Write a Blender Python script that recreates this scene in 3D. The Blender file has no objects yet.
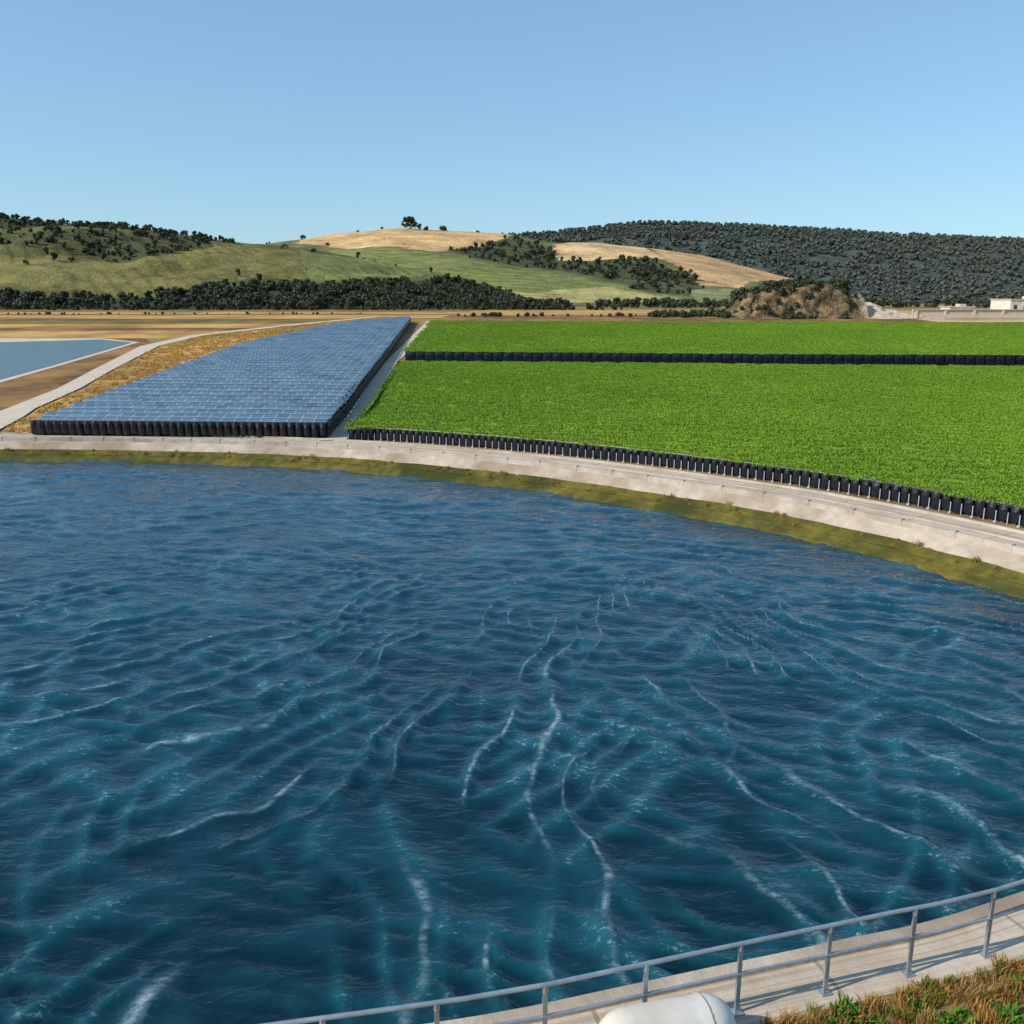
import bpy, bmesh, math, random
from mathutils import Vector, noise, Matrix
random.seed(7)
scn=bpy.context.scene
scn.view_settings.view_transform='Standard'; scn.view_settings.look='None'; scn.view_settings.exposure=0
COL=scn.collection
# ---------------------------------------------------------------- node helpers
class NT:
    def __init__(s,tree): s.t=tree; s.n=tree.nodes; s.l=tree.links
    def add(s,typ,ins=None,**props):
        n=s.n.new(typ)
        for k,v in props.items(): setattr(n,k,v)
        if ins:
            for k,v in ins.items():
                sock=n.inputs[k]
                if isinstance(v,bpy.types.NodeSocket): s.l.new(v,sock)
                else: sock.default_value=v
        return n
    def math(s,op,a,b=0.0,c=None,clamp=False):
        n=s.add('ShaderNodeMath',{0:a,1:b},operation=op); n.use_clamp=clamp
        if c is not None:
            if isinstance(c,bpy.types.NodeSocket): s.l.new(c,n.inputs[2])
            else: n.inputs[2].default_value=c
        return n.outputs[0]
    def mix(s,f,a,b,bt='MIX'):
        n=s.n.new('ShaderNodeMix'); n.data_type='RGBA'; n.blend_type=bt
        for i,v in ((0,f),(6,a),(7,b)):
            if isinstance(v,bpy.types.NodeSocket): s.l.new(v,n.inputs[i])
            else: n.inputs[i].default_value=(*v,1) if (i and len(v)==3) else v
        return n.outputs[2]
    def noise(s,vec,scale,detail=4,rough=.55,dist=0):
        return s.add('ShaderNodeTexNoise',{'Vector':vec,'Scale':scale,'Detail':detail,'Roughness':rough,'Distortion':dist}).outputs['Fac']
    def ramp(s,f,p0,p1,c0=(0,0,0),c1=(1,1,1)):
        n=s.n.new('ShaderNodeValToRGB'); s.l.new(f,n.inputs[0])
        e=n.color_ramp.elements; e[0].position=p0; e[1].position=p1; e[0].color=(*c0,1); e[1].color=(*c1,1)
        return n.outputs[0]
    def rng(s,f,a,b,c=0.0,d=1.0,smooth=False):
        n=s.add('ShaderNodeMapRange',{0:f,1:a,2:b,3:c,4:d}); n.clamp=True
        if smooth: n.interpolation_type='SMOOTHSTEP'
        return n.outputs[0]
def material(name,rough=.8,spec=.3):
    m=bpy.data.materials.new(name); m.use_nodes=True
    nt=NT(m.node_tree); b=m.node_tree.nodes['Principled BSDF']
    b.inputs['Roughness'].default_value=rough; b.inputs['Specular IOR Level'].default_value=spec
    return m,nt,b
def pos(nt): return nt.add('ShaderNodeNewGeometry').outputs['Position']
def simple(name,c1,c2,scale=1.0,rough=.85,bump=.3,spec=.2,c3=None,dist=.05,metal=0):
    m,nt,b=material(name,rough,spec); p=pos(nt)
    f=nt.ramp(nt.noise(p,scale,5,.65),.3,.7)
    col=nt.mix(f,c1,c2)
    if c3:
        f2=nt.ramp(nt.noise(p,scale*.17,4,.6),.42,.62); col=nt.mix(f2,col,c3)
    nt.l.new(col,b.inputs['Base Color']); b.inputs['Metallic'].default_value=metal
    if bump:
        bn=nt.add('ShaderNodeBump',{'Height':nt.noise(p,scale*3,4,.7),'Strength':bump,'Distance':dist}); nt.l.new(bn.outputs[0],b.inputs['Normal'])
    return m
def leafmat(name,cols,rough=.6,trans=.25,hi=1.0,rows=False):
    m,nt,b=material(name,rough,.25)
    oi=nt.add('ShaderNodeObjectInfo').outputs['Random']
    p=pos(nt)
    c=nt.mix(oi,cols[0],cols[1])
    f=nt.ramp(nt.noise(p,.06*hi,3,.6),.35,.65); c=nt.mix(nt.math('MULTIPLY',f,.7),c,cols[2])
    if rows:
        sp=nt.add('ShaderNodeSeparateXYZ',{0:p})
        q=nt.math('ADD',nt.math('MULTIPLY',sp.outputs[1],3.4),nt.math('MULTIPLY',sp.outputs[0],.55))
        w=nt.rng(nt.math('SINE',q),-1.0,1.0,.0,.42); c=nt.mix(w,c,(.09,.19,.012))
    nt.l.new(c,b.inputs['Base Color'])
    if trans:
        tr=nt.add('ShaderNodeBsdfTranslucent',{'Color':c})
        ms=nt.add('ShaderNodeMixShader',{0:trans,1:b.outputs[0],2:tr.outputs[0]})
        nt.l.new(ms.outputs[0],nt.n['Material Output'].inputs['Surface'])
    return m
def obj(name,verts,faces,mats,fm=None,smooth=False,parent=None):
    me=bpy.data.meshes.new(name); me.from_pydata(verts,[],faces)
    for m in (mats if isinstance(mats,(list,tuple)) else [mats]): me.materials.append(m)
    if fm: me.polygons.foreach_set('material_index',fm)
    if smooth: me.polygons.foreach_set('use_smooth',[True]*len(faces))
    me.update(); o=bpy.data.objects.new(name,me); COL.objects.link(o)
    if parent: o.parent=parent
    return o
def empty(name):
    o=bpy.data.objects.new(name,None); COL.objects.link(o); return o
class MB:
    """mesh builder"""
    def __init__(s): s.v=[];s.f=[];s.m=[]
    def quad(s,a,b,c,d,m=0):
        i=len(s.v); s.v+= [a,b,c,d]; s.f.append((i,i+1,i+2,i+3)); s.m.append(m)
    def box(s,c,h,m=0,rot=0.0):
        i=len(s.v); cr,sr=math.cos(rot),math.sin(rot)
        for dz in (-1,1):
            for dx,dy in ((-1,-1),(1,-1),(1,1),(-1,1)):
                x,y=dx*h[0],dy*h[1]; s.v.append((c[0]+x*cr-y*sr,c[1]+x*sr+y*cr,c[2]+dz*h[2]))
        for q in ((3,2,1,0),(4,5,6,7),(0,1,5,4),(1,2,6,5),(2,3,7,6),(3,0,4,7)):
            s.f.append(tuple(i+k for k in q)); s.m.append(m)
    def tube(s,path,r,m=0,n=8,r2=None):
        i0=len(s.v); L=len(path)
        for k,p in enumerate(path):
            p=Vector(p); a=Vector(path[max(k-1,0)]); b=Vector(path[min(k+1,L-1)]); t=(b-a).normalized()
            u=t.cross(Vector((0,0,1))); 
            if u.length<.05: u=t.cross(Vector((1,0,0)))
            u.normalize(); w=u.cross(t); rr=r if r2 is None else r+(r2-r)*k/(L-1)
            for j in range(n):
                an=2*math.pi*j/n; s.v.append(tuple(p+u*rr*math.cos(an)+w*rr*math.sin(an)))
        for k in range(L-1):
            for j in range(n):
                a=i0+k*n+j; b=i0+k*n+(j+1)%n; s.f.append((a,b,b+n,a+n)); s.m.append(m)
        s.f.append(tuple(i0+j for j in range(n))); s.m.append(m)
        s.f.append(tuple(i0+(L-1)*n+j for j in reversed(range(n)))); s.m.append(m)
    def make(s,name,mats,smooth=False,parent=None): return obj(name,s.v,s.f,mats,s.m,smooth,parent)
def scatter(o,inst,density,smin,smax,attr=None,seed=0,tilt=0.0,join=True,name='scatter'):
    ng=bpy.data.node_groups.new(name,'GeometryNodeTree')
    ng.interface.new_socket('Geometry',in_out='INPUT',socket_type='NodeSocketGeometry')
    ng.interface.new_socket('Geometry',in_out='OUTPUT',socket_type='NodeSocketGeometry')
    N=ng.nodes; L=ng.links
    gi=N.new('NodeGroupInput'); go=N.new('NodeGroupOutput')
    d=N.new('GeometryNodeDistributePointsOnFaces'); d.inputs['Seed'].default_value=seed
    L.new(gi.outputs[0],d.inputs['Mesh'])
    if attr:
        na=N.new('GeometryNodeInputNamedAttribute'); na.data_type='FLOAT'; na.inputs[0].default_value=attr
        mm=N.new('ShaderNodeMath'); mm.operation='MULTIPLY'; mm.inputs[1].default_value=density
        L.new(na.outputs['Attribute'],mm.inputs[0]); L.new(mm.outputs[0],d.inputs['Density'])
    else: d.inputs['Density'].default_value=density
    j=N.new('GeometryNodeJoinGeometry')
    for k,io in enumerate(inst):
        oi=N.new('GeometryNodeObjectInfo'); oi.inputs['Object'].default_value=io; oi.inputs['As Instance'].default_value=True
        ip=N.new('GeometryNodeInstanceOnPoints'); L.new(d.outputs['Points'],ip.inputs['Points']); L.new(oi.outputs['Geometry'],ip.inputs['Instance'])
        if len(inst)>1:
            rs=N.new('FunctionNodeRandomValue'); rs.data_type='INT'
            si=[q for q in rs.inputs if q.type=='INT' and q.name in('Min','Max')]
            si[0].default_value=0; si[1].default_value=len(inst)-1
            rs.inputs['Seed'].default_value=seed+77
            so=[q for q in rs.outputs if q.type=='INT'][0]
            cmp=N.new('FunctionNodeCompare'); cmp.data_type='INT'; cmp.operation='EQUAL'
            ci=[q for q in cmp.inputs if q.type=='INT']
            L.new(so,ci[0]); ci[1].default_value=k; L.new(cmp.outputs[0],ip.inputs['Selection'])
        rv=N.new('FunctionNodeRandomValue'); rv.data_type='FLOAT_VECTOR'
        rv.inputs[0].default_value=(-tilt,-tilt,0); rv.inputs[1].default_value=(tilt,tilt,6.283); rv.inputs['Seed'].default_value=seed+5+k
        L.new(rv.outputs[0],ip.inputs['Rotation'])
        sc=N.new('FunctionNodeRandomValue'); sc.data_type='FLOAT'
        fi=[q for q in sc.inputs if q.type=='VALUE']; fi[0].default_value=smin; fi[1].default_value=smax; sc.inputs['Seed'].default_value=seed+9+k
        fo=[q for q in sc.outputs if q.type=='VALUE'][0]
        L.new(fo,ip.inputs['Scale']); L.new(ip.outputs[0],j.inputs[0])
    if join: L.new(gi.outputs[0],j.inputs[0])
    L.new(j.outputs[0],go.inputs[0])
    md=o.modifiers.new(name,'NODES'); md.node_group=ng
# ---------------------------------------------------------------- terrain function
def g(y): return 1.1+0.036*min(max(y-85,0),175)
def drape(name,pts,mat,off=.05,cuts=(85,260),holes=None):
    bm=bmesh.new(); vs=[bm.verts.new((x,y,0)) for x,y in pts]; f=bm.faces.new(vs)
    bmesh.ops.triangulate(bm,faces=bm.faces[:])
    for c in cuts:
        bmesh.ops.bisect_plane(bm,geom=bm.verts[:]+bm.edges[:]+bm.faces[:],plane_co=(0,c,0),plane_no=(0,1,0))
    for v in bm.verts: v.co.z=g(v.co.y)+off
    bmesh.ops.recalc_face_normals(bm,faces=bm.faces[:])
    for fc in bm.faces:
        if fc.normal.z<0: fc.normal_flip()
    me=bpy.data.meshes.new(name); bm.to_mesh(me); bm.free(); me.materials.append(mat)
    o=bpy.data.objects.new(name,me); COL.objects.link(o); return o
# ---------------------------------------------------------------- shoreline
CP=[(-90,62),(-64,67.5),(-40,67.8),(-23.9,66.5),(-11.8,63.4),(0,57.4),(8,51.5),(15,44.8),(21.2,35),(22.6,27),(20.2,21),(15,17),(8.6,14.1),(5.5,13.15),(3.3,12.55),(1.5,12.05),(-.4,11.55),(-3.4,11.0),(-7,10.4),(-13,10.2),(-30,14),(-60,22),(-90,32),(-102,46)]
def catmull(P,n):
    out=[];L=len(P)
    for i in range(L):
        p0,p1,p2,p3=[Vector((*P[(i+k)%L],0)) for k in(-1,0,1,2)]
        seg=max(3,int((p2-p1).length/n))
        for k in range(seg):
            t=k/seg
            out.append(.5*((2*p1)+(-p0+p2)*t+(2*p0-5*p1+4*p2-p3)*t*t+(-p0+3*p1-3*p2+p3)*t**3))
    return out
SH=catmull(CP,.5); NS=len(SH)
NRM=[]
for i in range(NS):
    t=(SH[(i+1)%NS]-SH[i-1]).normalized(); NRM.append(Vector((-t.y,t.x,0)))
for _ in range(6): NRM=[(NRM[i-1]+NRM[i]+NRM[(i+1)%NS]).normalized() for i in range(NS)]
def wn(p):
    t=min(max((p.y-20)/8,0),1)
    return t*t*(3-2*t) if p.x>-25 else min(1,max(t*t*(3-2*t),(-p.x-25)/20))
FAR=[(-1.5,-.8),(0,0),(.55,.19),(1.1,.42),(2.2,1.1),(2.3,1.12),(4.3,1.12),(6.4,1.12),(9.2,1.085)]
NEA=[(0,-1),(.01,0),(.02,.3),(.03,.6),(.04,1.09),(.06,1.12),(.5,1.12),(1.15,1.12),(9.2,1.085)]
def off(i,s): 
    i%=NS; return SH[i]+NRM[i]*s
arc=[0]
for i in range(NS): arc.append(arc[-1]+(SH[(i+1)%NS]-SH[i]).length)
# ---------------------------------------------------------------- materials
def water_mat(name,tones,waves=True):
    m,nt,b=material(name,.06,.5); b.inputs['IOR'].default_value=1.33
    p=pos(nt); y=nt.add('ShaderNodeSeparateXYZ',{0:p}).outputs[1]
    mp=nt.add('ShaderNodeMapping',{0:p}); mp.inputs['Rotation'].default_value=(0,0,.35); mp.inputs['Scale'].default_value=(.45,1,1)
    n4=nt.noise(mp.outputs[0],2.4,3,.58,.5)
    bn=nt.add('ShaderNodeBump',{'Height':n4,'Strength':1.0,'Distance':.085}); nt.l.new(bn.outputs[0],b.inputs['Normal'])
    if not waves:
        nt.l.new(nt.mix(n4,tones[0],tones[1]),b.inputs['Base Color']); return m
    def at(nm): return nt.add('ShaderNodeAttribute',attribute_name=nm).outputs['Fac']
    ph,am,c2=at('phase'),at('amp'),at('chop')
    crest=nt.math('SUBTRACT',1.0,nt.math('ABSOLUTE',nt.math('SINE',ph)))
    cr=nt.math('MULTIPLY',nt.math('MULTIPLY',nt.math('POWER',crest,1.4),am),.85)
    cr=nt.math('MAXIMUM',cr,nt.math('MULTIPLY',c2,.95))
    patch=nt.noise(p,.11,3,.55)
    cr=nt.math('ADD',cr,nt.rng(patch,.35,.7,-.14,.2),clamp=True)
    c=nt.mix(cr,tones[0],tones[1])  # wave shading painted in: lighter crests, darker troughs
    c=nt.mix(nt.rng(y,14.0,62.0,0.0,.6),c,tones[2])  # bluer with distance: sky reflection painted into the base colour
    mask=nt.rng(nt.noise(p,.33,3,.6),.42,.60)
    brk=nt.ramp(nt.noise(mp.outputs[0],4.6,4,.8),.40,.64)
    line=nt.math('MULTIPLY',nt.rng(crest,.76,.95),nt.rng(am,.2,.6))
    fo=nt.math('MULTIPLY',nt.math('MULTIPLY',line,mask),nt.math('MULTIPLY',brk,.62))
    glint=nt.math('MULTIPLY',nt.ramp(nt.noise(mp.outputs[0],9.0,3,.8),.56,.68),nt.math('MULTIPLY',nt.rng(nt.math('MAXIMUM',c2,nt.math('MULTIPLY',crest,am)),.4,.9),.5))  # white specks: sun glints painted on the crests, mixed in with the foam
    fo=nt.math('MAXIMUM',fo,glint)
    c=nt.mix(fo,c,(.44,.56,.64))
    nt.l.new(nt.math('ADD',nt.math('MULTIPLY',fo,.4),.06),b.inputs['Roughness'])
    nt.l.new(c,b.inputs['Base Color']); return m
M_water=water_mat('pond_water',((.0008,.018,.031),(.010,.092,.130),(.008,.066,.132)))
M_water2=water_mat('lagoon_water',((.04,.13,.22),(.06,.16,.26)),False)
M_moss=simple('mossy_edge',(.055,.060,.012),(.19,.155,.028),1.3,.95,.8,c3=(.045,.050,.012))
M_stone=simple('stone_bank',(.36,.30,.24),(.54,.46,.37),1.2,.9,.6,c3=(.28,.22,.16))
M_conc=simple('pale_concrete',(.42,.37,.31),(.54,.49,.42),2.2,.9,.35,c3=(.34,.29,.23),dist=.02)
m,nt,b=material('bank_road',.9,.2); uvn=nt.add('ShaderNodeUVMap').outputs[0]; p=pos(nt)
su=nt.add('ShaderNodeSeparateXYZ',{0:uvn})
st=nt.add('ShaderNodeCombineXYZ',{0:nt.math('MULTIPLY',su.outputs[0],.06),1:nt.math('MULTIPLY',su.outputs[1],2.4),2:0.0}).outputs[0]
c=nt.mix(nt.ramp(nt.noise(p,1.3,5,.7),.3,.7),(.42,.34,.26),(.60,.51,.41))
c=nt.mix(nt.math('MULTIPLY',nt.ramp(nt.noise(st,1.5,4,.6),.45,.62),.6),c,(.25,.20,.15))
c=nt.mix(nt.math('MULTIPLY',nt.ramp(nt.noise(p,.35,4,.7),.5,.7),.4),c,(.32,.25,.16))
jt=nt.math('FRACT',nt.math('DIVIDE',su.outputs[0],4.0)); jl=nt.math('LESS_THAN',jt,.02)
c=nt.mix(nt.math('MULTIPLY',jl,.5),c,(.12,.10,.08))
nt.l.new(c,b.inputs['Base Color']); bn=nt.add('ShaderNodeBump',{'Height':nt.noise(p,6,4,.7),'Strength':.4,'Distance':.03}); nt.l.new(bn.outputs[0],b.inputs['Normal'])
M_road=m
M_soil=simple('ground_soil',(.24,.165,.08),(.36,.25,.12),.5,.95,.6,c3=(.17,.13,.05))
M_dark=simple('dark_soil_and_shade',(.012,.012,.010),(.03,.025,.02),1.5,.9,.5)  # dark soil of the strip; also painted shade under the solar array
M_tan=simple('dirt_track',(.48,.34,.18),(.60,.44,.25),.5,.95,.4,c3=(.38,.25,.11))
M_gravel=simple('gravel_track',(.48,.41,.32),(.60,.53,.43),.6,.95,.3)
M_gold=simple('golden_earth',(.44,.26,.07),(.62,.38,.12),.35,.95,.5,c3=(.28,.16,.05))
M_brown=simple('brown_earth',(.08,.040,.016),(.21,.11,.042),.5,.95,.7,c3=(.32,.18,.065))
M_olive=simple('dry_olive_field',(.19,.14,.04),(.36,.23,.07),.15,.95,.5,c3=(.10,.09,.028))
M_plastic,nt,b=material('black_plastic_sheet',.38,.5)
p=pos(nt); nt.l.new(nt.mix(nt.noise(p,2.5,3,.6),(.004,.005,.008),(.014,.018,.028)),b.inputs['Base Color'])
bn=nt.add('ShaderNodeBump',{'Height':nt.noise(p,7,2,.6),'Strength':.5,'Distance':.05}); nt.l.new(bn.outputs[0],b.inputs['Normal'])
M_post=simple('galvanised_post',(.28,.32,.38),(.42,.46,.52),8,.45,.05,spec=.5)
M_steel=simple('railing_steel',(.26,.31,.35),(.44,.49,.53),3,.38,.08,spec=.6,metal=.55,dist=.005)
M_white=simple('white_render',(.62,.58,.52),(.76,.73,.68),3,.8,.1,c3=(.55,.50,.43))
M_glass=simple('window_glass',(.02,.03,.04),(.04,.05,.07),3,.1,0,spec=.6)
M_bark=simple('bark',(.07,.05,.035),(.14,.10,.07),3,.9,0)
M_leaf=leafmat('tree_leaves',((.036,.052,.028),(.068,.080,.034),(.052,.056,.028)),trans=0,hi=.3)
M_leaf_hazed=leafmat('hazed_woodland_leaves',((.088,.110,.092),(.108,.124,.098),(.098,.110,.090)),trans=0,hi=.1)  # aerial haze painted in as paler, greyer leaf colours
M_crop=leafmat('crop_leaves',((.19,.33,.022),(.25,.39,.026),(.14,.26,.020)),trans=.15,rows=True)
M_cropbase=simple('crop_bed',(.13,.23,.016),(.19,.30,.020),1,.9,.5)
M_grass=leafmat('bank_grass',((.22,.22,.035),(.13,.19,.025),(.28,.19,.04)),trans=.3,hi=20)
M_dry=leafmat('dry_grass',((.52,.30,.08),(.42,.18,.04),(.46,.32,.12)),trans=.3,hi=20)
M_straw=leafmat('straw_grass',((.54,.34,.10),(.42,.26,.07),(.46,.26,.06)),trans=0,hi=2)
M_broad=leafmat('broad_leaves',((.05,.15,.012),(.12,.26,.02),(.06,.17,.015)),trans=.25,hi=20)
M_red=leafmat('red_leaves',((.36,.09,.03),(.42,.16,.05),(.28,.10,.03)),trans=.2,hi=20)
# ---------------------------------------------------------------- pond bank rings
V=[];F=[];FM=[];UV=[]
K=len(FAR)
for i in range(NS):
    w=wn(SH[i])
    jit=.30*noise.noise(SH[i]*.5)+.14*noise.noise(SH[i]*1.9)
    for k in range(K):
        s=NEA[k][0]*(1-w)+FAR[k][0]*w; z=NEA[k][1]*(1-w)+FAR[k][1]*w
        if 0<k<4: s+=jit*w
        q=off(i,s); V.append((q.x,q.y,z))
segm=[0,0,0,1,2,2,2,3]
for i in range(NS):
    j=(i+1)%NS
    for k in range(K-1):
        F.append((i*K+k,i*K+k+1,j*K+k+1,j*K+k)[::1]); mm=segm[k]
        if wn(SH[i])<.35:
            mm=1 if k<4 else (2 if k<7 else 3)
            if k<2: mm=0
        FM.append(mm)
        UV.append([(arc[i],FAR[k][0]),(arc[i],FAR[k+1][0]),(arc[i+1],FAR[k+1][0]),(arc[i+1],FAR[k][0])])
bank=obj('pond_bank',V,F,[M_moss,M_stone,M_road,M_soil],FM)
uvl=bank.data.uv_layers.new(name='UVMap')
for pl,u4 in zip(bank.data.polygons,UV):
    for li,u in zip(pl.loop_indices,u4): uvl.data[li].uv=u
def ribbon_box(mb,idx,s0,s1,z0,z1,m=0):
    prev=None
    for i in idx:
        a=off(i,s0); c=off(i,s1)
        cur=[(a.x,a.y,z0),(a.x,a.y,z1),(c.x,c.y,z1),(c.x,c.y,z0)]
        if prev:
            for q in range(3): mb.quad(prev[q],cur[q],cur[q+1],prev[q+1],m)
        prev=cur
st0=next(i for i in range(NS) if SH[i].y<=31)
far_idx=[(st0+k)%NS for k in range(NS) if SH[(st0+k)%NS].y>31]
mb=MB(); ribbon_box(mb,far_idx,2.25,2.5,1.05,1.40)
for i in far_idx[::5]:
    q=off(i,2.375); mb.box((q.x,q.y,1.27),(.15,.15,.19),0,math.atan2(NRM[i].y,NRM[i].x))
mb.make('bank_parapet',M_conc)
mb=MB(); ribbon_box(mb,far_idx,4.25,4.36,1.05,1.19); ribbon_box(mb,far_idx,5.75,5.9,1.05,1.25); mb.make('road_kerb',M_conc)
# ---------------------------------------------------------------- pond water: real wave relief
def sstep(a,b,x):
    t=min(max((x-a)/(b-a),0),1); return t*t*(3-2*t)
ys=[8.5]
while ys[-1]<76: ys.append(ys[-1]+max(.08,.0062*ys[-1]))
us=[];u=-2.9
while u<1.6:
    us.append(u); u+= .0052 if -.76<u<.76 else .05
V=[];PH=[];AM=[];CH=[]
N3=lambda a,b,c: noise.noise(Vector((a,b,c)))
for y in ys:
    near_=1-sstep(28,48,y)
    for u in us:
        x=u*(y+4)
        wx=3.6*N3(x*.085,y*.085,1.7)+1.8*N3(x*.22,y*.22,9.1)
        dx=x-2.5+wx; dy=max(50-y,2.5)
        a=math.atan2(dx,dy)*35; rr=math.hypot(dx,dy)
        ph=a*math.pi/1.7+1.5*N3(a*.33,rr*.17,4)+.7*N3(x*.7,y*.7,5)
        am=sstep(-.2,.34,N3(a*.30,rr*.17,2.2)+.10)*near_*(.45+.55*sstep(-.3,.4,N3(x*.5,y*.5,31)))
        c1=(1-abs(math.sin(ph)))
        r2=x*.80-y*.60+1.3*N3(x*.2,y*.2,21); p2=r2*math.pi/1.25+1.2*N3(x*.35,y*.35,14)
        a2=sstep(.0,.40,N3(x*.24,y*.17,41)+.12)*near_
        r3=x*.93+y*.37+1.3*N3(x*.2,y*.2,22); p3=r3*math.pi/1.05+1.2*N3(x*.4,y*.4,15)
        a3=sstep(.0,.40,N3(x*.22,y*.19,43)+.08)*near_
        t2=a2*(1-abs(math.sin(p2)))**1.3; t3=a3*(1-abs(math.sin(p3)))**1.3
        q=(y+.32*x)+2.0*N3(x*.10,y*.16,6)
        m2=sstep(-.4,.4,N3(x*.11,y*.2,12))
        n3=N3(x*.30+3,q*.85,3.3)
        c2=max(0,1-abs(n3)*3.0)*(.35+.65*m2)
        n5=N3(x*.8,q*1.7,8.3); n6=N3(x*2.1,q*3.3,18.3)
        near2=.62+.38*(1-near_)
        z=.20*am*c1**1.15+.10*t2+.08*t3+.13*c2*near2+.085*n5+.02*n6-.10
        V.append((x,y,z)); PH.append(ph); AM.append(am); CH.append(max(0,min(1,c2*near2+t2*.6+t3*.5+.3*n5)))
nu=len(us); F=[(j*nu+i,j*nu+i+1,(j+1)*nu+i+1,(j+1)*nu+i) for j in range(len(ys)-1) for i in range(nu-1)]
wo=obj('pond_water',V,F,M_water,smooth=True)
for nm,d_ in(('phase',PH),('amp',AM),('chop',CH)):
    wo.data.attributes.new(nm,'FLOAT','POINT').data.foreach_set('value',d_)
# ---------------------------------------------------------------- ground sheet
bm=bmesh.new()
hole=[bm.verts.new((*off(i,9.0).xy,0)) for i in range(0,NS,3)]
outer=[bm.verts.new(c) for c in((-7000,-400,0),(7000,-400,0),(7000,85,0),(-7000,85,0))]
ed=[bm.edges.new((hole[i],hole[(i+1)%len(hole)])) for i in range(len(hole))]+[bm.edges.new((outer[i],outer[(i+1)%4])) for i in range(4)]
bmesh.ops.triangle_fill(bm,use_beauty=True,use_dissolve=False,edges=ed)
v=[bm.verts.new(c) for c in((-7000,260,0),(7000,260,0),(-7000,9000,0),(7000,9000,0))]
bm.faces.new((outer[3],outer[2],v[1],v[0])); bm.faces.new((v[0],v[1],v[3],v[2]))
for q in bm.verts: q.co.z=g(q.co.y)
for q in bm.faces:
    q.normal_update()
    if q.normal.z<0: q.normal_flip()
me=bpy.data.meshes.new('ground'); bm.to_mesh(me); bm.free(); me.materials.append(M_soil)
COL.objects.link(bpy.data.objects.new('ground',me))
# ---------------------------------------------------------------- trees (sources stand at real places)
def tree_mesh(name,seed,h=8,w=3.6,leaves=420,ls=.55,mat=None,low=.30):
    rnd=random.Random(seed); mb=MB()
    mb.tube([(0,0,-.5),(.1,0,h*.22),(.15,.1,h*.45),(.1,0,h*.7)],.28,0,5,.07)
    clumps=[]
    for k in range(10):
        a=rnd.uniform(0,6.28); r=rnd.uniform(.25,.75)*w; z=rnd.uniform(low,.86)*h
        r*=1.0-.45*abs(z/h-.5)
        c=Vector((r*math.cos(a),r*math.sin(a),z)); clumps.append((c,rnd.uniform(.28,.5)*w))
        mb.tube([(.1,0,h*.3+.03*h*k*.4),tuple(c*.55+Vector((0,0,h*.15))),tuple(c)],.1,0,3,.03)
    clumps.append((Vector((0,0,h*.85)),w*.4))
    for _ in range(leaves):
        c,r=rnd.choice(clumps); d=Vector((rnd.gauss(0,1),rnd.gauss(0,1),rnd.gauss(0,.8))).normalized()*r*rnd.uniform(.65,1.05)
        p=c+d; n=(d.normalized()+Vector((rnd.gauss(0,.5),rnd.gauss(0,.5),rnd.gauss(0,.5)))).normalized()
        u=n.orthogonal().normalized(); v=n.cross(u); s=ls*rnd.uniform(.6,1.4)
        a=rnd.uniform(0,3); uu=(u*math.cos(a)+v*math.sin(a))*s; vv=(v*math.cos(a)-u*math.sin(a))*s*.7
        mb.quad(tuple(p-uu-vv),tuple(p+uu-vv),tuple(p+uu*.7+vv),tuple(p-uu*.7+vv),1)
    return mb.make(name,[M_bark,mat or M_leaf])
T1=tree_mesh('oak_tree',1,leaves=240,ls=.7,low=.18); T2=tree_mesh('oak_tree',2,6.5,4.4,240,.7,low=.16); T3=tree_mesh('shrub',3,3.6,3.2,170,.55,low=.08)
T4=tree_mesh('oak_tree',9,7,4.6,90,1.3,M_leaf_hazed,low=.15)
T5=tree_mesh('oak_tree',21,7.5,5.4,520,.55,None,low=.34)
# ---------------------------------------------------------------- hills
def interp(x,pts):
    if x<=pts[0][0]: return pts[0][1]
    for (x0,z0),(x1,z1) in zip(pts,pts[1:]):
        if x<=x1: return z0+(z1-z0)*(x-x0)/(x1-x0)
    return pts[-1][1]
def smooth_interp(x,pts,r):
    return (interp(x-r,pts)+2*interp(x,pts)+interp(x+r,pts))/4
RA=[(-2600,60),(-1500,80),(-881,91.6),(-639,92.5),(-495,88.8),(-437,86.1),(-351,78.7),(-264,68.4),(-216,62.9),(-168,56.4),(-90,42.2),(-12,23.2),(47,6.0)]
RB=[(-620,40),(-511,65.2),(-439,78.8),(-340,90.9),(-298,96.3),(-241,105.7),(-157,112.4),(-87,108.4),(-3,103.0),(53,92.3),(124,90.9),(194,84.2),(265,74.7),(337,57.0),(401,40.6),(452,26.8),(540,3.3)]
RC=[(-900,70),(-530,96.1),(-278,148.8),(-5,167.8),(119,179.6),(317,193.8),(614,186.7),(912,170.2),(1271,155.9),(1712,134.5),(2468,96.1),(4000,50)]
def pip(x,y,P):
    c=False; j=len(P)-1
    for i in range(len(P)):
        xi,yi=P[i]; xj,yj=P[j]
        if (yi>y)!=(yj>y) and x<(xj-xi)*(y-yi)/(yj-yi)+xi: c=not c
        j=i
    return c
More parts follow.
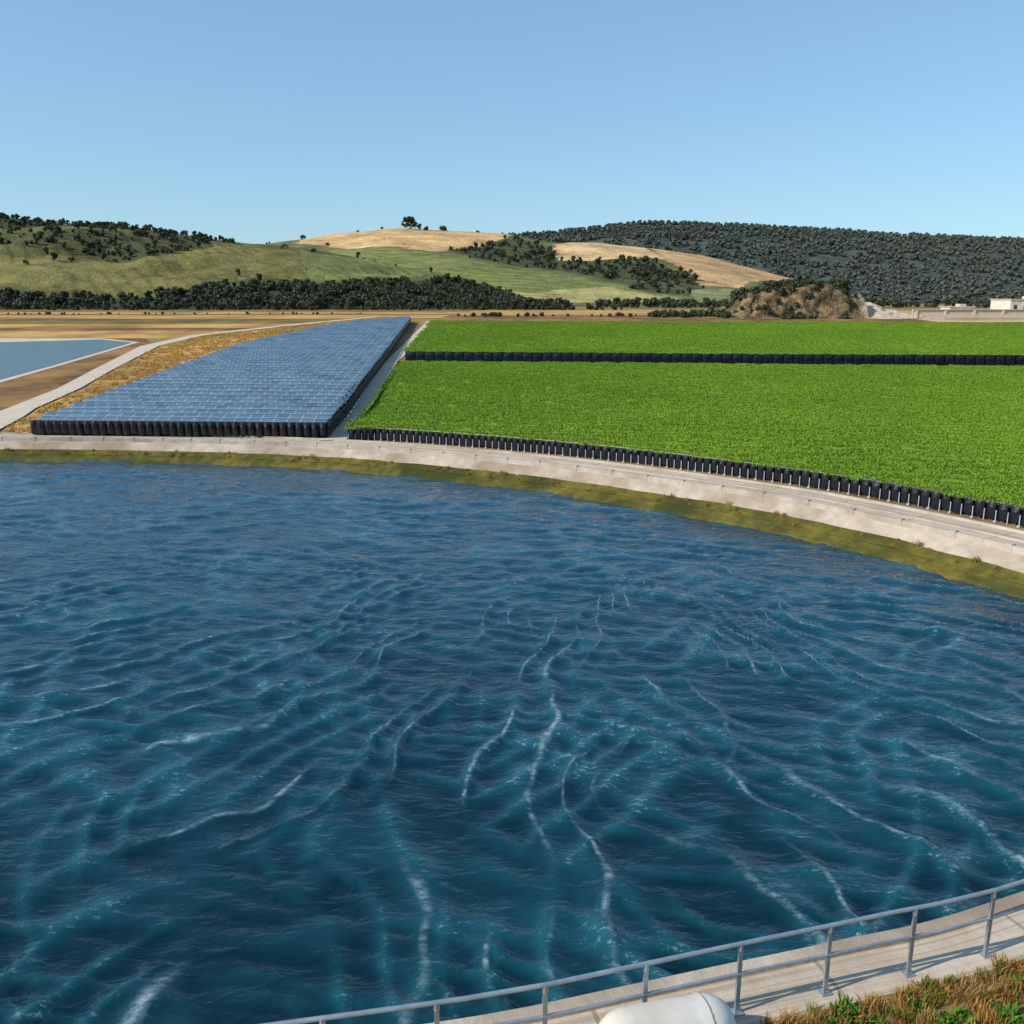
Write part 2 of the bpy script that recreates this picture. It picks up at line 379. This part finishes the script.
def hill(name,R,yb,yr,u0,u1,du,dy,patches,default,forest_default,ns,na,matname,rows=None,clump=2.6):
    nu=int((u1-u0)/du)+1; yend=yr+(yr-yb)*.5; nv=int((yend-yb)/dy)+1
    V=[];F=[];C=[];FO=[]
    for j in range(nv):
        y=yb+j*dy; v=(y-yb)/(yr-yb)
        s=0.55*v+0.45*v*v*(3-2*v) if v<1 else 1-.8*(v-1)**2*2.2
        for i in range(nu):
            u=u0+i*du; x=u*y/yr
            hz=smooth_interp(u,R,du*3)-7.4
            n=noise.fractal(Vector((x/ns,y/ns,.3)),1.0,2.0,4)
            n2=noise.noise(Vector((x/ns*6,y/ns*6,7)))
            z=7.4+hz*s+na*n*min(1,v*3)*min(1,max(0,hz)/25)*(.35+.65*(1-abs(min(v,1)-.5)*2))-.5*(v==0)
            V.append((x,y,z))
            xx=x+ns*.07*noise.noise(Vector((x/ns*4,y/ns*4,1))); yy=y+ns*.07*noise.noise(Vector((x/ns*4,y/ns*4,5)))
            col,fo=default,forest_default
            for P,c,f in patches:
                if pip(xx,yy,P): col,fo=c,f
            C+= [col[0],col[1],col[2],1]; FO.append(fo*max(0,min(1,.5+n2*clump)))
    for j in range(nv-1):
        for i in range(nu-1):
            a=j*nu+i; F.append((a,a+1,a+nu+1,a+nu))
    m,nt,b=material(matname,.95,.1); p=pos(nt)
    at=nt.add('ShaderNodeAttribute',attribute_name='land').outputs['Color']
    nn=nt.noise(p,.05,5,.75); n3=nt.noise(p,.4,3,.7); n0=nt.noise(p,.014,3,.6)
    k=nt.math('ADD',nt.math('MULTIPLY',nn,1.9),nt.math('MULTIPLY',n3,1.1)); k=nt.math('ADD',k,nt.math('MULTIPLY',n0,1.3)); k=nt.math('MAXIMUM',nt.math('SUBTRACT',k,1.17),.3)
    c=nt.mix(1.0,at,nt.add('ShaderNodeCombineXYZ',{0:k,1:k,2:k}).outputs[0],'MULTIPLY')
    if rows:
        sp=nt.add('ShaderNodeSeparateXYZ',{0:p}); q=nt.math('ADD',nt.math('MULTIPLY',sp.outputs[0],rows[0]),nt.math('MULTIPLY',sp.outputs[1],rows[1]))
        q=nt.math('ADD',q,nt.math('MULTIPLY',nt.noise(p,.02,2),6.0))
        w=nt.ramp(nt.math('SINE',q),.0,.9,(1,1,1),(.70,.72,.68)); c=nt.mix(nt.rng(nt.noise(p,.012,3,.5),.42,.58),c,nt.mix(1.0,c,w,'MULTIPLY'))
    nt.l.new(c,b.inputs['Base Color'])
    bn=nt.add('ShaderNodeBump',{'Height':n3,'Strength':.8,'Distance':2.2}); nt.l.new(bn.outputs[0],b.inputs['Normal'])
    o=obj(name,V,F,m,smooth=True)
    ca=o.data.color_attributes.new('land','FLOAT_COLOR','POINT'); ca.data.foreach_set('color',C)
    fa=o.data.attributes.new('forest','FLOAT','POINT'); fa.data.foreach_set('value',FO)
    return o
GOLD=(.60,.40,.19); DK=(.055,.066,.040)
PA=[([(-193,840),(-157,864),(-78,874),(8,900),(60,905),(47,700),(18,572),(-65,728),(-143,649)],(.19,.21,.07),.006),
 ([(-700,675),(-416,675),(-310,705),(-245,860),(-188,812),(-143,645),(-181,620),(-217,560),(-240,540),(-359,585),(-700,590)],(.19,.17,.058),.004),
 ([(-1500,910),(-262,910),(-262,900),(-265,765),(-287,670),(-290,705),(-365,715),(-435,697),(-700,690),(-1500,690)],(.085,.092,.038),.55),
 ([(-700,740),(-430,750),(-330,800),(-340,830),(-430,800),(-700,800)],(.14,.14,.05),.05),
 ([(-330,660),(-285,670),(-262,720),(-262,800),(-300,760)],(.10,.10,.04),.35),
 ([(-1500,560),(-359,555),(-271,530),(-223,530),(-202,560),(-181,585),(-126,600),(-65,675),(-10,690),(18,555),(60,478),(-1500,478)],DK,2.0)]
hA=hill('left_hill',RA,480,900,-1300,60,3.5,3.5,PA,(.12,.118,.042),.02,90,9,'left_hill_land',rows=(.5,.28))
scatter(hA,[T1,T2,T3],.040,.3,.8,'forest',1,name='woodland')
PB=[([(-289,1320),(-289,1213),(-202,1086),(-81,1032),(-5,1117),(-3,1235),(-3,1320)],GOLD,0),
 ([(-240,1097),(-80,1019),(9,994),(84,875),(138,826),(150,766),(39,732),(-76,846),(-300,900)],(.19,.21,.07),.003),
 ([(-76,846),(39,732),(150,766),(138,800),(84,850),(20,800)],(.38,.34,.14),0),
 ([(-70,1050),(-3,1200),(48,1163),(55,1059),(159,1063),(189,977),(190,901),(158,809),(117,835),(50,963),(-46,1001)],(.085,.095,.045),.65),
 ([(47,1150),(80,1320),(184,1320),(184,1247),(182,1101),(100,1046),(50,1067)],(.64,.44,.23),0),
 ([(193,1244),(195,1330),(321,1330),(420,1330),(380,1217),(230,922),(184,896),(195,1005),(178,1079)],(.58,.37,.18),0),
 ([(166,850),(241,925),(182,712),(147,710)],(.22,.25,.11),0)]
hB=hill('middle_hill',RB,700,1300,-620,545,4,4,PB,(.15,.155,.065),.03,120,6,'middle_hill_land',rows=(.10,.38))
scatter(hB,[T1,T2,T3],.020,.4,1.05,'forest',2,name='hedgerow_trees')
hC=hill('wooded_hill',RC,1400,2300,-700,2600,14,14,[],(.070,.090,.075),1.0,260,20,'hazed_hill_land',clump=1.1)  # ground colour lightened to carry the distance haze
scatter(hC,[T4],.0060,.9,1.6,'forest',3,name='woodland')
T5.location=(-142,1285,109); T5.scale=(2.6,2.6,2.0)
T1.location=(-128,1285,108); T2.location=(-95,1285,105); T2.scale=(1.3,1.3,1.2)
T3.location=(-118,1285,107); T3.scale=(1.5,1.5,1.2)
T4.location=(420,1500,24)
# ---------------------------------------------------------------- left side fields and tracks
BL=[(600,450,M_tan),(450,382,M_olive),(382,318,M_gold),(318,300,M_brown),(300,252,M_gold),(252,230,M_olive),(230,214,M_gold),(214,204,M_brown),(204,182,M_gold),(182,168,M_olive)]
for i,(ya,yb_,mt) in enumerate(BL):
    drape('field_strip',[(-500,yb_-(8 if i%2 else -4)),(-58,yb_),(-18 if yb_>235 else -56,yb_+3),(-18 if ya>235 else -56,ya+2.9),(-58,ya-.1),(-500,ya-.1-(4 if i%2 else -8))],mt,.03)
drape('far_verge',[(-20,238),(500,238),(500,300),(-20,300)],M_brown,.04)
drape('far_field',[(-18,300),(260,300),(400,420),(-20,470)],M_gold,.04)
bb=drape('brown_bank',[(-44,73),(-50,88),(-52.5,105),(-57,125),(-67,168),(-74,182),(-110,182),(-125,140),(-115,90),(-90,76)],M_brown,.06)
de=drape('dirt_embankment',[(-40.8,74),(-43.8,76),(-48.0,90),(-50.8,106),(-55.4,125),(-63.8,164),(-64.1,189),(-51.5,226),(-36.5,260),(-24,240),(-25.5,232),(-40,225),(-44,205),(-47,160),(-46,130),(-44,100),(-41.8,82)],M_gold,.08)
drape('gravel_track',[(-42,71.5),(-46.5,73),(-50.9,88),(-53.6,105),(-58.2,124),(-67.3,163),(-67.4,190),(-54.6,228),(-39,262),(-37,262),(-52.0,226),(-64.5,190),(-64.2,164),(-55.8,125),(-51.2,106),(-48.4,90),(-44.2,76)],M_gravel,.11)
drape('lagoon_edge',[(-63,107),(-66,133),(-71,172),(-82,181),(-116,181),(-116,172),(-92,160),(-86,150),(-75,120)],M_gravel,.10)
drape('lagoon_water',[(-64.2,105),(-66.9,131),(-72.0,171),(-81,178),(-120,162),(-120,105),(-80,96)],M_water2,.13)
drape('gravel_track',[(-15.4,70),(-13.3,70.5),(-17.2,132),(-19.5,240),(-22.5,240),(-19.3,140)],M_gravel,.07)
# ---------------------------------------------------------------- skirts of sheeting
def skirt(name,path,h,flap=.75,gap=.16,zb=None,posts=True,bulge=.12,liner=.45):
    e=empty(name); sh=MB(); po=MB()
    pts=[Vector((x,y,0)) for x,y in path]
    for a,b in zip(pts,pts[1:]):
        L=(b-a).length; d=(b-a)/L; nn=Vector((d.y,-d.x,0)); n=max(1,round(L/(flap+gap))); stp=L/n
        for k in range(n):
            s0=a+d*(k*stp+gap*.5); s1=a+d*((k+1)*stp-gap*.5)
            M=5; hh=h*random.uniform(.93,1.03); bt=random.uniform(.02,.2)*h
            grid=[]
            for r in range(4):
                t=r/3; row=[]
                for c in range(M):
                    u=c/(M-1); sq=1-.2*t*(1 if abs(u-.5)>.4 else .3)
                    q=s0.lerp(s1,.5+(u-.5)*sq); bo=bulge*math.sin(math.pi*u)*math.sin(math.pi*min(1,t+.15))+random.uniform(-.015,.015)
                    q=q+nn*bo; z=g(q.y)+h*(1-t)+(bt+(.08 if c in(0,M-1) else 0))*t
                    row.append(tuple((q.x,q.y,z)))
                grid.append(row)
            for r in range(3):
                for c in range(M-1): sh.quad(grid[r+1][c],grid[r+1][c+1],grid[r][c+1],grid[r][c])
            if posts:
                q=a+d*(k*stp)+nn*.03; z0=g(q.y)
                po.box((q.x,q.y,z0+h*.30),(.022,.03,h*.32),0,math.atan2(d.y,d.x))
                if k%2: po.box((q.x,q.y,z0+.05),(.07,.09,.06),0,math.atan2(d.y,d.x))
        sh.tube([tuple(a+Vector((0,0,g(a.y)+h))),tuple(b+Vector((0,0,g(b.y)+h)))],.05,0,6)
        ia=a-nn*liner; ib=b-nn*liner
        sh.quad((ia.x,ia.y,g(ia.y)+.05),(ib.x,ib.y,g(ib.y)+.05),(ib.x,ib.y,g(ib.y)+h*.96),(ia.x,ia.y,g(ia.y)+h*.96))
    sh.make('sheeting',M_plastic,parent=e)
    if po.v: po.make('posts',M_post,parent=e)
    return e
# ---------------------------------------------------------------- crop fields
def tuft(name,mat,n,h,r,w,seed,lean=.5,leafy=False):
    rnd=random.Random(seed); mb=MB()
    for _ in range(n):
        a=rnd.uniform(0,6.28); rr=r*math.sqrt(rnd.random()); bx,by=rr*math.cos(a),rr*math.sin(a)
        hh=h*rnd.uniform(.55,1.1); a2=rnd.uniform(0,6.28); ln=lean*hh*rnd.random()
        tx,ty=bx+ln*math.cos(a2),by+ln*math.sin(a2); px,py=-math.sin(a2)*w,math.cos(a2)*w
        if leafy:
            mx,my=bx+(tx-bx)*.5,by+(ty-by)*.5
            mb.quad((bx,by,hh*.15),(mx+px,my+py,hh*.75),(tx,ty,hh),(mx-px,my-py,hh*.7))
        else:
            mx,my=bx+(tx-bx)*.35,by+(ty-by)*.35
            mb.quad((bx-px,by-py,0),(bx+px,by+py,0),(mx+px*.8,my+py*.8,hh*.6),(mx-px*.8,my-py*.8,hh*.6))
            i=len(mb.v)-2; mb.v.append((tx,ty,hh)); mb.f.append((i,i+1,len(mb.v)-1)[::-1]); mb.m.append(0)
    return mb.make(name,mat)
TF=tuft('crop_plant',M_crop,60,.18,.60,.04,4,.8,True); TF2=tuft('crop_plant',M_crop,60,.16,.60,.045,5,.9,True)
edge=[off(i,6.9) for i in far_idx]
front=[(p.x,p.y) for p in edge if p.x>-11.5 and p.y>39][::4]
front.sort(key=lambda p:p[0]) 
front=[(-13,70.0)]+front+[(28.5,36)]
nf=front+[(75,15),(110,30),(110,125),(75,121),(39,123.5),(12,126),(-16,128)]
f1=drape('crop_field',nf,M_cropbase,.93); scatter(f1,[TF,TF2],3.0,.75,1.15,seed=11,tilt=.06,name='crop')
ffp=[(-16.3,137),(12,135),(40,132.5),(75,131),(130,131),(150,209),(118,209),(-19.4,217)]
f2=drape('crop_field',ffp,M_cropbase,1.42); scatter(f2,[TF,TF2],1.5,.9,1.3,seed=12,tilt=.06,name='crop')
TF.location=(4,80,g(80)+.93); TF2.location=(9,85,g(85)+.93)
skirt('black_sheeting_skirt',front+[(75,15)],1.02,.44,.12)
skirt('black_sheeting_skirt',ffp[:5],1.5,1.4,.06,posts=False,liner=.2)
skirt('black_sheeting_skirt',[(-16,128),(-13,70.0)],.95,.8,.1,posts=False)
drape('drainage_strip',[(-16,128),(12,126),(39,123.5),(75,121),(110,125),(130,131.5),(75,131.5),(40,133),(12,135.5),(-16.3,137.5)],M_dark,.05)
# ---------------------------------------------------------------- solar array
m,nt,b=material('solar_cells',.12,.8); uvn=nt.add('ShaderNodeUVMap').outputs[0]
su=nt.add('ShaderNodeSeparateXYZ',{0:uvn})
fu=nt.math('FRACT',su.outputs[0]); fv=nt.math('FRACT',su.outputs[1])
fr=nt.math('MAXIMUM',nt.math('LESS_THAN',fu,.05),nt.math('LESS_THAN',fv,.07))
wn_=nt.add('ShaderNodeTexWhiteNoise',{0:nt.add('ShaderNodeVectorMath',{0:uvn},operation='FLOOR').outputs[0]}).outputs[0]
c=nt.mix(wn_,(.055,.100,.135),(.115,.180,.225)); c=nt.mix(nt.math('MULTIPLY',fr,.75),c,(.54,.60,.64))
c=nt.mix(nt.rng(fv,.55,.95,0.0,.8),c,(.02,.04,.065))
nt.l.new(c,b.inputs['Base Color']); nt.l.new(nt.math('ADD',nt.math('MULTIPLY',wn_,.14),.06),b.inputs['Roughness'])
b.inputs['Coat Weight'].default_value=.6; b.inputs['Coat Roughness'].default_value=.05
M_cell=m
LE=[(71,-40),(82,-41.3),(110,-44),(143,-46),(185,-43),(212,-38),(216,-32)]
def lx(y): return interp(y,LE)
def rx(y): return -15-11*(y-71)/162
arr=empty('solar_panel_array'); V=[];F=[];FM=[];UVs=[]; fr_=MB()
y=71.3; row=0
while y<230:
    x0=lx(y) if y<212 else -38+(y-212)*.55
    x1=rx(y)
    n=max(1,int((x1-x0)/1.1)); x0=x1-n*1.1
    dz0=random.uniform(-.04,.04)
    def P(x,t): 
        yy=y+t*1.85+(x1-x)*.07
        return (x,yy,g(yy)+1.33+dz0+.46*t+.04*math.sin(x*.9+row))
    seg=max(4,n//2); xm=[x0+k*(x1-x0)/seg for k in range(seg+1)]
    for k in range(seg):
        i=len(V); V+= [P(xm[k],0),P(xm[k+1],0),P(xm[k+1],1),P(xm[k],1)]
        F.append((i,i+1,i+2,i+3)); FM.append(0)
        ua,ub=(xm[k]-x0)/1.1+row*7,(xm[k+1]-x0)/1.1+row*7
        UVs.append([(ua,row*2),(ub,row*2),(ub,row*2+1.99),(ua,row*2+1.99)])
    for k in range(seg):
        a,b_=P(xm[k],0),P(xm[k+1],0); fr_.quad((a[0],a[1],a[2]-.26),(b_[0],b_[1],b_[2]-.26),(b_[0],b_[1],b_[2]-.01),(a[0],a[1],a[2]-.01))
    a,b_=P(x0,1),P(x1,1); fr_.tube([(a[0],a[1],a[2]-.07),(b_[0],b_[1],b_[2]-.07)],.04,0,4)
    k=x0+.3
    while k<x1:
        q=P(k,.15); fr_.box((q[0],q[1],g(q[1])+.62),(.05,.05,.64))
        k+=3.3
    y+=2.75; row+=1
cells=obj('panels',V,F,[M_cell],FM,parent=arr)
uvl=cells.data.uv_layers.new(name='UVMap')
for pl,u4 in zip(cells.data.polygons,UVs):
    for li,u in zip(pl.loop_indices,u4): uvl.data[li].uv=u
fr_.make('support_frames',M_plastic,parent=arr)
skirt('black_sheeting_skirt',[(-40,73.1),(-15,71.25)],1.32,.5,.16,bulge=.2,posts=False)
skirt('black_sheeting_skirt',[(-14.9,71.3),(-26,233)],1.35,1.2,.1,posts=False)
drape('shaded_ground',[(-40,73.3),(-15,71.5),(-25.8,231),(-38,212),(-43,185),(-45.5,143),(-43.7,110),(-41,82)],M_dark,.12)  # near-black sheet paints the shade beneath the panels
# ---------------------------------------------------------------- quarry, wall, buildings
def quarry():
    V=[];F=[];nu=120;nv=60
    top=[(58,0),(62,1.2),(67,6.0),(76,8.6),(90,9.2),(96,8.0),(101,6.0),(108,3.5),(116,1.0),(122,0)]
    for j in range(nv):
        for i in range(nu):
            x=56+i*68/(nu-1); y=250+j*50/(nv-1)
            front=252+3*noise.noise(Vector((x*.15,0,0)))
            t=min(max((y-front)/(9 if x<100 else 22),0),1); t=t*t*(3-2*t); bk=min(max((300-y)/22,0),1)
            h=interp(x,top)*t*bk
            n=noise.fractal(Vector((x*.22,y*.22,h*.25)),.9,2.1,5)
            V.append((x+n*1.0,y-1.4*n*(0<t<1),7.3+h+n*.9*min(1,h/3)-.2*(h<=0)))
    for j in range(nv-1):
        for i in range(nu-1): a=j*nu+i; F.append((a,a+1,a+nu+1,a+nu))
    m,nt,b=material('quarry_rock',.95,.1); p=pos(nt); sp=nt.add('ShaderNodeSeparateXYZ',{0:p})
    c=nt.mix(nt.ramp(nt.noise(p,.35,5,.75),.42,.62),(.07,.058,.032),(.32,.22,.12))
    kk=nt.rng(nt.math('ADD',sp.outputs[0],nt.math('MULTIPLY',nt.noise(p,.2,3),8.0)),101.0,105.0)
    c=nt.mix(kk,c,(.60,.49,.36)); nt.l.new(c,b.inputs['Base Color'])
    bn=nt.add('ShaderNodeBump',{'Height':nt.noise(p,1.2,4,.7),'Strength':1.0,'Distance':.6}); nt.l.new(bn.outputs[0],b.inputs['Normal'])
    o=obj('quarry_cliff',V,F,m,smooth=True)
    fa=o.data.attributes.new('forest','FLOAT','POINT')
    fa.data.foreach_set('value',[max(0,noise.noise(Vector((v[0]*.12,v[1]*.12,3)))*2+.7)*(v[0]<98)*(1 if v[2]>10.5 else .5) for v in V])
    scatter(o,[T3],.16,.2,.5,'forest',5,name='shrubs')
quarry()
wb=MB(); wb.box((185,252,8.4),(74,.25,1.15)); wb.box((185,251.8,9.62),(74,.4,.08)); wb.box((128,247,7.9),(17,.2,.55))
for k in range(19): wb.box((112+k*8,251.55,8.4),(.3,.2,1.1))
wb.make('retaining_wall',M_gravel)
drape('yard',[(111,236),(300,236),(300,300),(111,300)],M_tan,.06)
def house(name,c,hs,rot=0):
    e=empty(name); e.location=(c[0],c[1],c[2]); e.rotation_euler=(0,0,rot)
    w=MB(); w.box((0,0,hs[2]),hs); w.make('walls',M_white,parent=e)
    r=MB(); r.box((0,0,hs[2]*2+.12),(hs[0]+.3,hs[1]+.3,.12)); r.box((hs[0]*.3,0,hs[2]*2+.6),(hs[0]*.25,hs[1]*.5,.4)); r.make('roof',M_gravel,parent=e)
    d=MB(); n=max(2,int(hs[0]*2/2.6))
    for k in range(n):
        x=-hs[0]+(k+.5)*2*hs[0]/n
        d.box((x,-hs[1]-.01,hs[2]*1.2),(.5,.04,.5))
        d.box((x,-hs[1]-.04,hs[2]*1.2-.56),(.6,.08,.05))
    d.make('windows',M_glass,parent=e)
house('white_building',(151,268,7.3),(7.5,5,2.5),.05); house('white_building',(170,275,7.3),(9,5,2.0),-.04); house('white_building',(133,272,7.3),(3.5,3,1.4))
vb=drape('hedge_belt',[(-20,262),(60,262),(60,272),(-20,275)],M_brown,.08); scatter(vb,[T3],.05,.14,.32,seed=21,name='hedge')
vb=drape('hedge_belt',[(-330,440),(-20,440),(60,460),(60,476),(-330,476)],M_brown,.08); scatter(vb,[T1,T3],.014,.3,.6,seed=22,name='hedge')
vb=drape('hedge_belt',[(-230,300),(-50,312),(-50,318),(-230,310)],M_brown,.08); scatter(vb,[T3],.05,.08,.22,seed=25,name='hedge')
vb=drape('hedge_belt',[(40,255),(62,253),(66,262),(40,268)],M_olive,.1); scatter(vb,[T3],.12,.3,.5,seed=23,name='hedge')
vb=drape('tree_belt',[(60,560),(320,600),(420,680),(60,690)],M_olive,.1); scatter(vb,[T1,T2,T3],.006,.5,.9,seed=24,name='trees')
SG=tuft('straw_tuft',M_straw,46,.28,.55,.03,61,1.0); SG.location=(-46,90,g(90)+.09)
scatter(de,[SG],.9,.5,1.1,seed=62,tilt=.15,name='dry_grass')
# ---------------------------------------------------------------- railing on near bank
near=[i for i in range(NS) if SH[i].y<26 and -14<SH[i].x]
rail=empty('metal_railing'); tb=MB()
rp=[off(i,.85) for i in near]
def along(path,step,ph):
    out=[];acc=-ph
    for a,b in zip(path,path[1:]):
        L=(b-a).length
        while acc<=L and L>0:
            if acc>=0: out.append((a.lerp(b,acc/L),(b-a).normalized()))
            acc+=step
        acc-=L
    return out
k0=min(range(len(rp)),key=lambda k:(rp[k]-Vector((3.62,11.75,0))).length)
for q,d in along(rp[k0:],1.58,0)+along(rp[:k0+1][::-1],1.58,-1.58):
    z0=1.12
    tb.box((q.x,q.y,z0+.6),(.035,.02,.6),0,math.atan2(d.y,d.x)); tb.box((q.x,q.y,z0+.012),(.09,.08,.012),0,math.atan2(d.y,d.x))
    tb.box((q.x,q.y,z0+.035),(.05,.04,.012),0,math.atan2(d.y,d.x))
    tb.tube([(q.x,q.y,z0+1.14),(q.x,q.y,z0+1.27)],.045,0,8)
for h,r in ((1.26,.036),(.72,.026)):
    tb.tube([(p.x,p.y,1.12+h) for p in rp[::2]],r,0,10)
tb.make('rails_and_posts',M_steel,smooth=False,parent=rail)
cp=MB(); 
for i in near[:-1]:
    a,b_=off(i,-.06),off(i,.20); c_,d_=off(i+1,.20),off(i+1,-.06)
    cp.quad((a.x,a.y,1.2),(b_.x,b_.y,1.2),(c_.x,c_.y,1.2),(d_.x,d_.y,1.2))
    cp.quad((a.x,a.y,.95),(a.x,a.y,1.2),(d_.x,d_.y,1.2),(d_.x,d_.y,.95))
    cp.quad((b_.x,b_.y,1.1),(c_.x,c_.y,1.1),(c_.x,c_.y,1.2),(b_.x,b_.y,1.2))
cp.make('pond_coping',M_stone)
e=empty('concrete_pipe'); pm=MB(); R=.42; dome=[(.49,.05),(.46,.4),(.38,.68),(.26,.88),(.12,.98),(0,1)]
L_=1.15
prof=[(-L_-s,R*k) for s,k in dome]+[(s,R*k) for s,k in dome[::-1]]
n=28
for k,(s,r) in enumerate(prof):
    for j in range(n): an=2*math.pi*j/n; pm.v.append((s,r*math.cos(an),r*math.sin(an)))
for k in range(len(prof)-1):
    for j in range(n): a=k*n+j;b2=k*n+(j+1)%n; pm.f.append((a,b2,b2+n,a+n)); pm.m.append(0)
pm.make('pipe_body',M_white,True,e)
cl=MB()
cl.box((-1.0,0,-R-.02),(.12,.5,.08)); cl.box((-.1,0,-R-.02),(.12,.5,.08))
cl.tube([(0,(R+.004)*math.cos(a*math.pi/12),(R+.004)*math.sin(a*math.pi/12)) for a in range(25)],.014,0,6)
cl.make('pipe_supports',M_conc,parent=e)
e.location=(2.80,10.95,1.62); e.rotation_euler=(0,.06,.28)
# ---------------------------------------------------------------- near vegetation
gp=[off(i,1.2) for i in near if 3.6<off(i,1.2).x<26 and SH[i].y<24]
gpl=[(p.x,p.y) for p in gp]; gpl.sort(key=lambda q:q[0])
gv=[(3.5,11.15)]+gpl+[(30,10),(20,2),(3.4,2)]
go=drape('grass_verge',gv,M_soil,.03)
G1=tuft('grass_tuft',M_grass,46,.20,.13,.008,31,.7); G2=tuft('dry_grass_tuft',M_dry,46,.22,.14,.007,32,.8)
G3=tuft('broadleaf_plant',M_broad,40,.20,.16,.035,33,1.0,True); G4=tuft('red_plant',M_red,34,.15,.12,.012,34,1.0,True)
scatter(go,[G1,G2,G2,G1,G2,G4],32,.5,1.2,seed=41,tilt=.25,name='grass')
scatter(go,[G3,G1,G3],6,.5,1.1,seed=42,tilt=.25,name='weeds')
for o_,l in((G1,(6,11.2)),(G2,(6.4,11.4)),(G3,(6.8,11.2)),(G4,(5.6,11))): o_.location=(l[0],l[1],1.12)
drape('dirt_path',[(5.8,10.9),(9,11.8),(14,13.4),(14,10),(6,9)],M_tan,.06)
# weeds growing along the mossy waterline of the far bank
wv=[];wf=[]
for k,i in enumerate(far_idx):
    for s,z in((.75,.30),(1.35,.62)):
        q=off(i,s+.30*noise.noise(SH[i]*.5)); wv.append((q.x,q.y,z))
    if k: a=2*k; wf.append((a-2,a-1,a+1,a))
wb_=obj('waterline_weeds',wv,wf,M_moss); scatter(wb_,[G1,G2,G1],2.2,.5,1.5,seed=51,tilt=.4,name='weeds')
# ---------------------------------------------------------------- light and camera
SUN_EL=math.radians(36); az=math.radians(248)
w=bpy.data.worlds.new('World'); scn.world=w; w.use_nodes=True; wt=w.node_tree
sky=wt.nodes.new('ShaderNodeTexSky'); sky.sky_type='NISHITA'; sky.sun_disc=False; sky.sun_elevation=SUN_EL; sky.sun_rotation=az
sky.altitude=50; sky.air_density=1.0; sky.dust_density=.5; sky.ozone_density=2.0
gm=wt.nodes.new('ShaderNodeGamma'); gm.inputs[1].default_value=.60; wt.links.new(sky.outputs[0],gm.inputs[0])
mx=wt.nodes.new('ShaderNodeMix'); mx.data_type='RGBA'; mx.blend_type='MULTIPLY'; mx.inputs[0].default_value=1; mx.inputs[7].default_value=(1.34,1.86,2.22,1)
wt.links.new(gm.outputs[0],mx.inputs[6])
bg=wt.nodes['Background']; wt.links.new(mx.outputs[2],bg.inputs[0]); bg.inputs[1].default_value=.135
sd=bpy.data.lights.new('sun','SUN'); sd.energy=4.9; sd.angle=math.radians(.5); sd.color=(1,.90,.76)
so=bpy.data.objects.new('sun',sd); COL.objects.link(so)
dv=Vector((math.sin(az)*math.cos(SUN_EL),math.cos(az)*math.cos(SUN_EL),math.sin(SUN_EL)))
so.rotation_euler=dv.to_track_quat('Z','Y').to_euler(); so.location=(-60,-60,80)
cd=bpy.data.cameras.new('camera'); cam=bpy.data.objects.new('camera',cd); COL.objects.link(cam)
cam.location=(0,0,12); cam.rotation_euler=(math.radians(90-13.4),0,0); cd.sensor_width=36; cd.angle=math.radians(60); cd.clip_end=20000; cd.clip_start=.1
scn.camera=cam
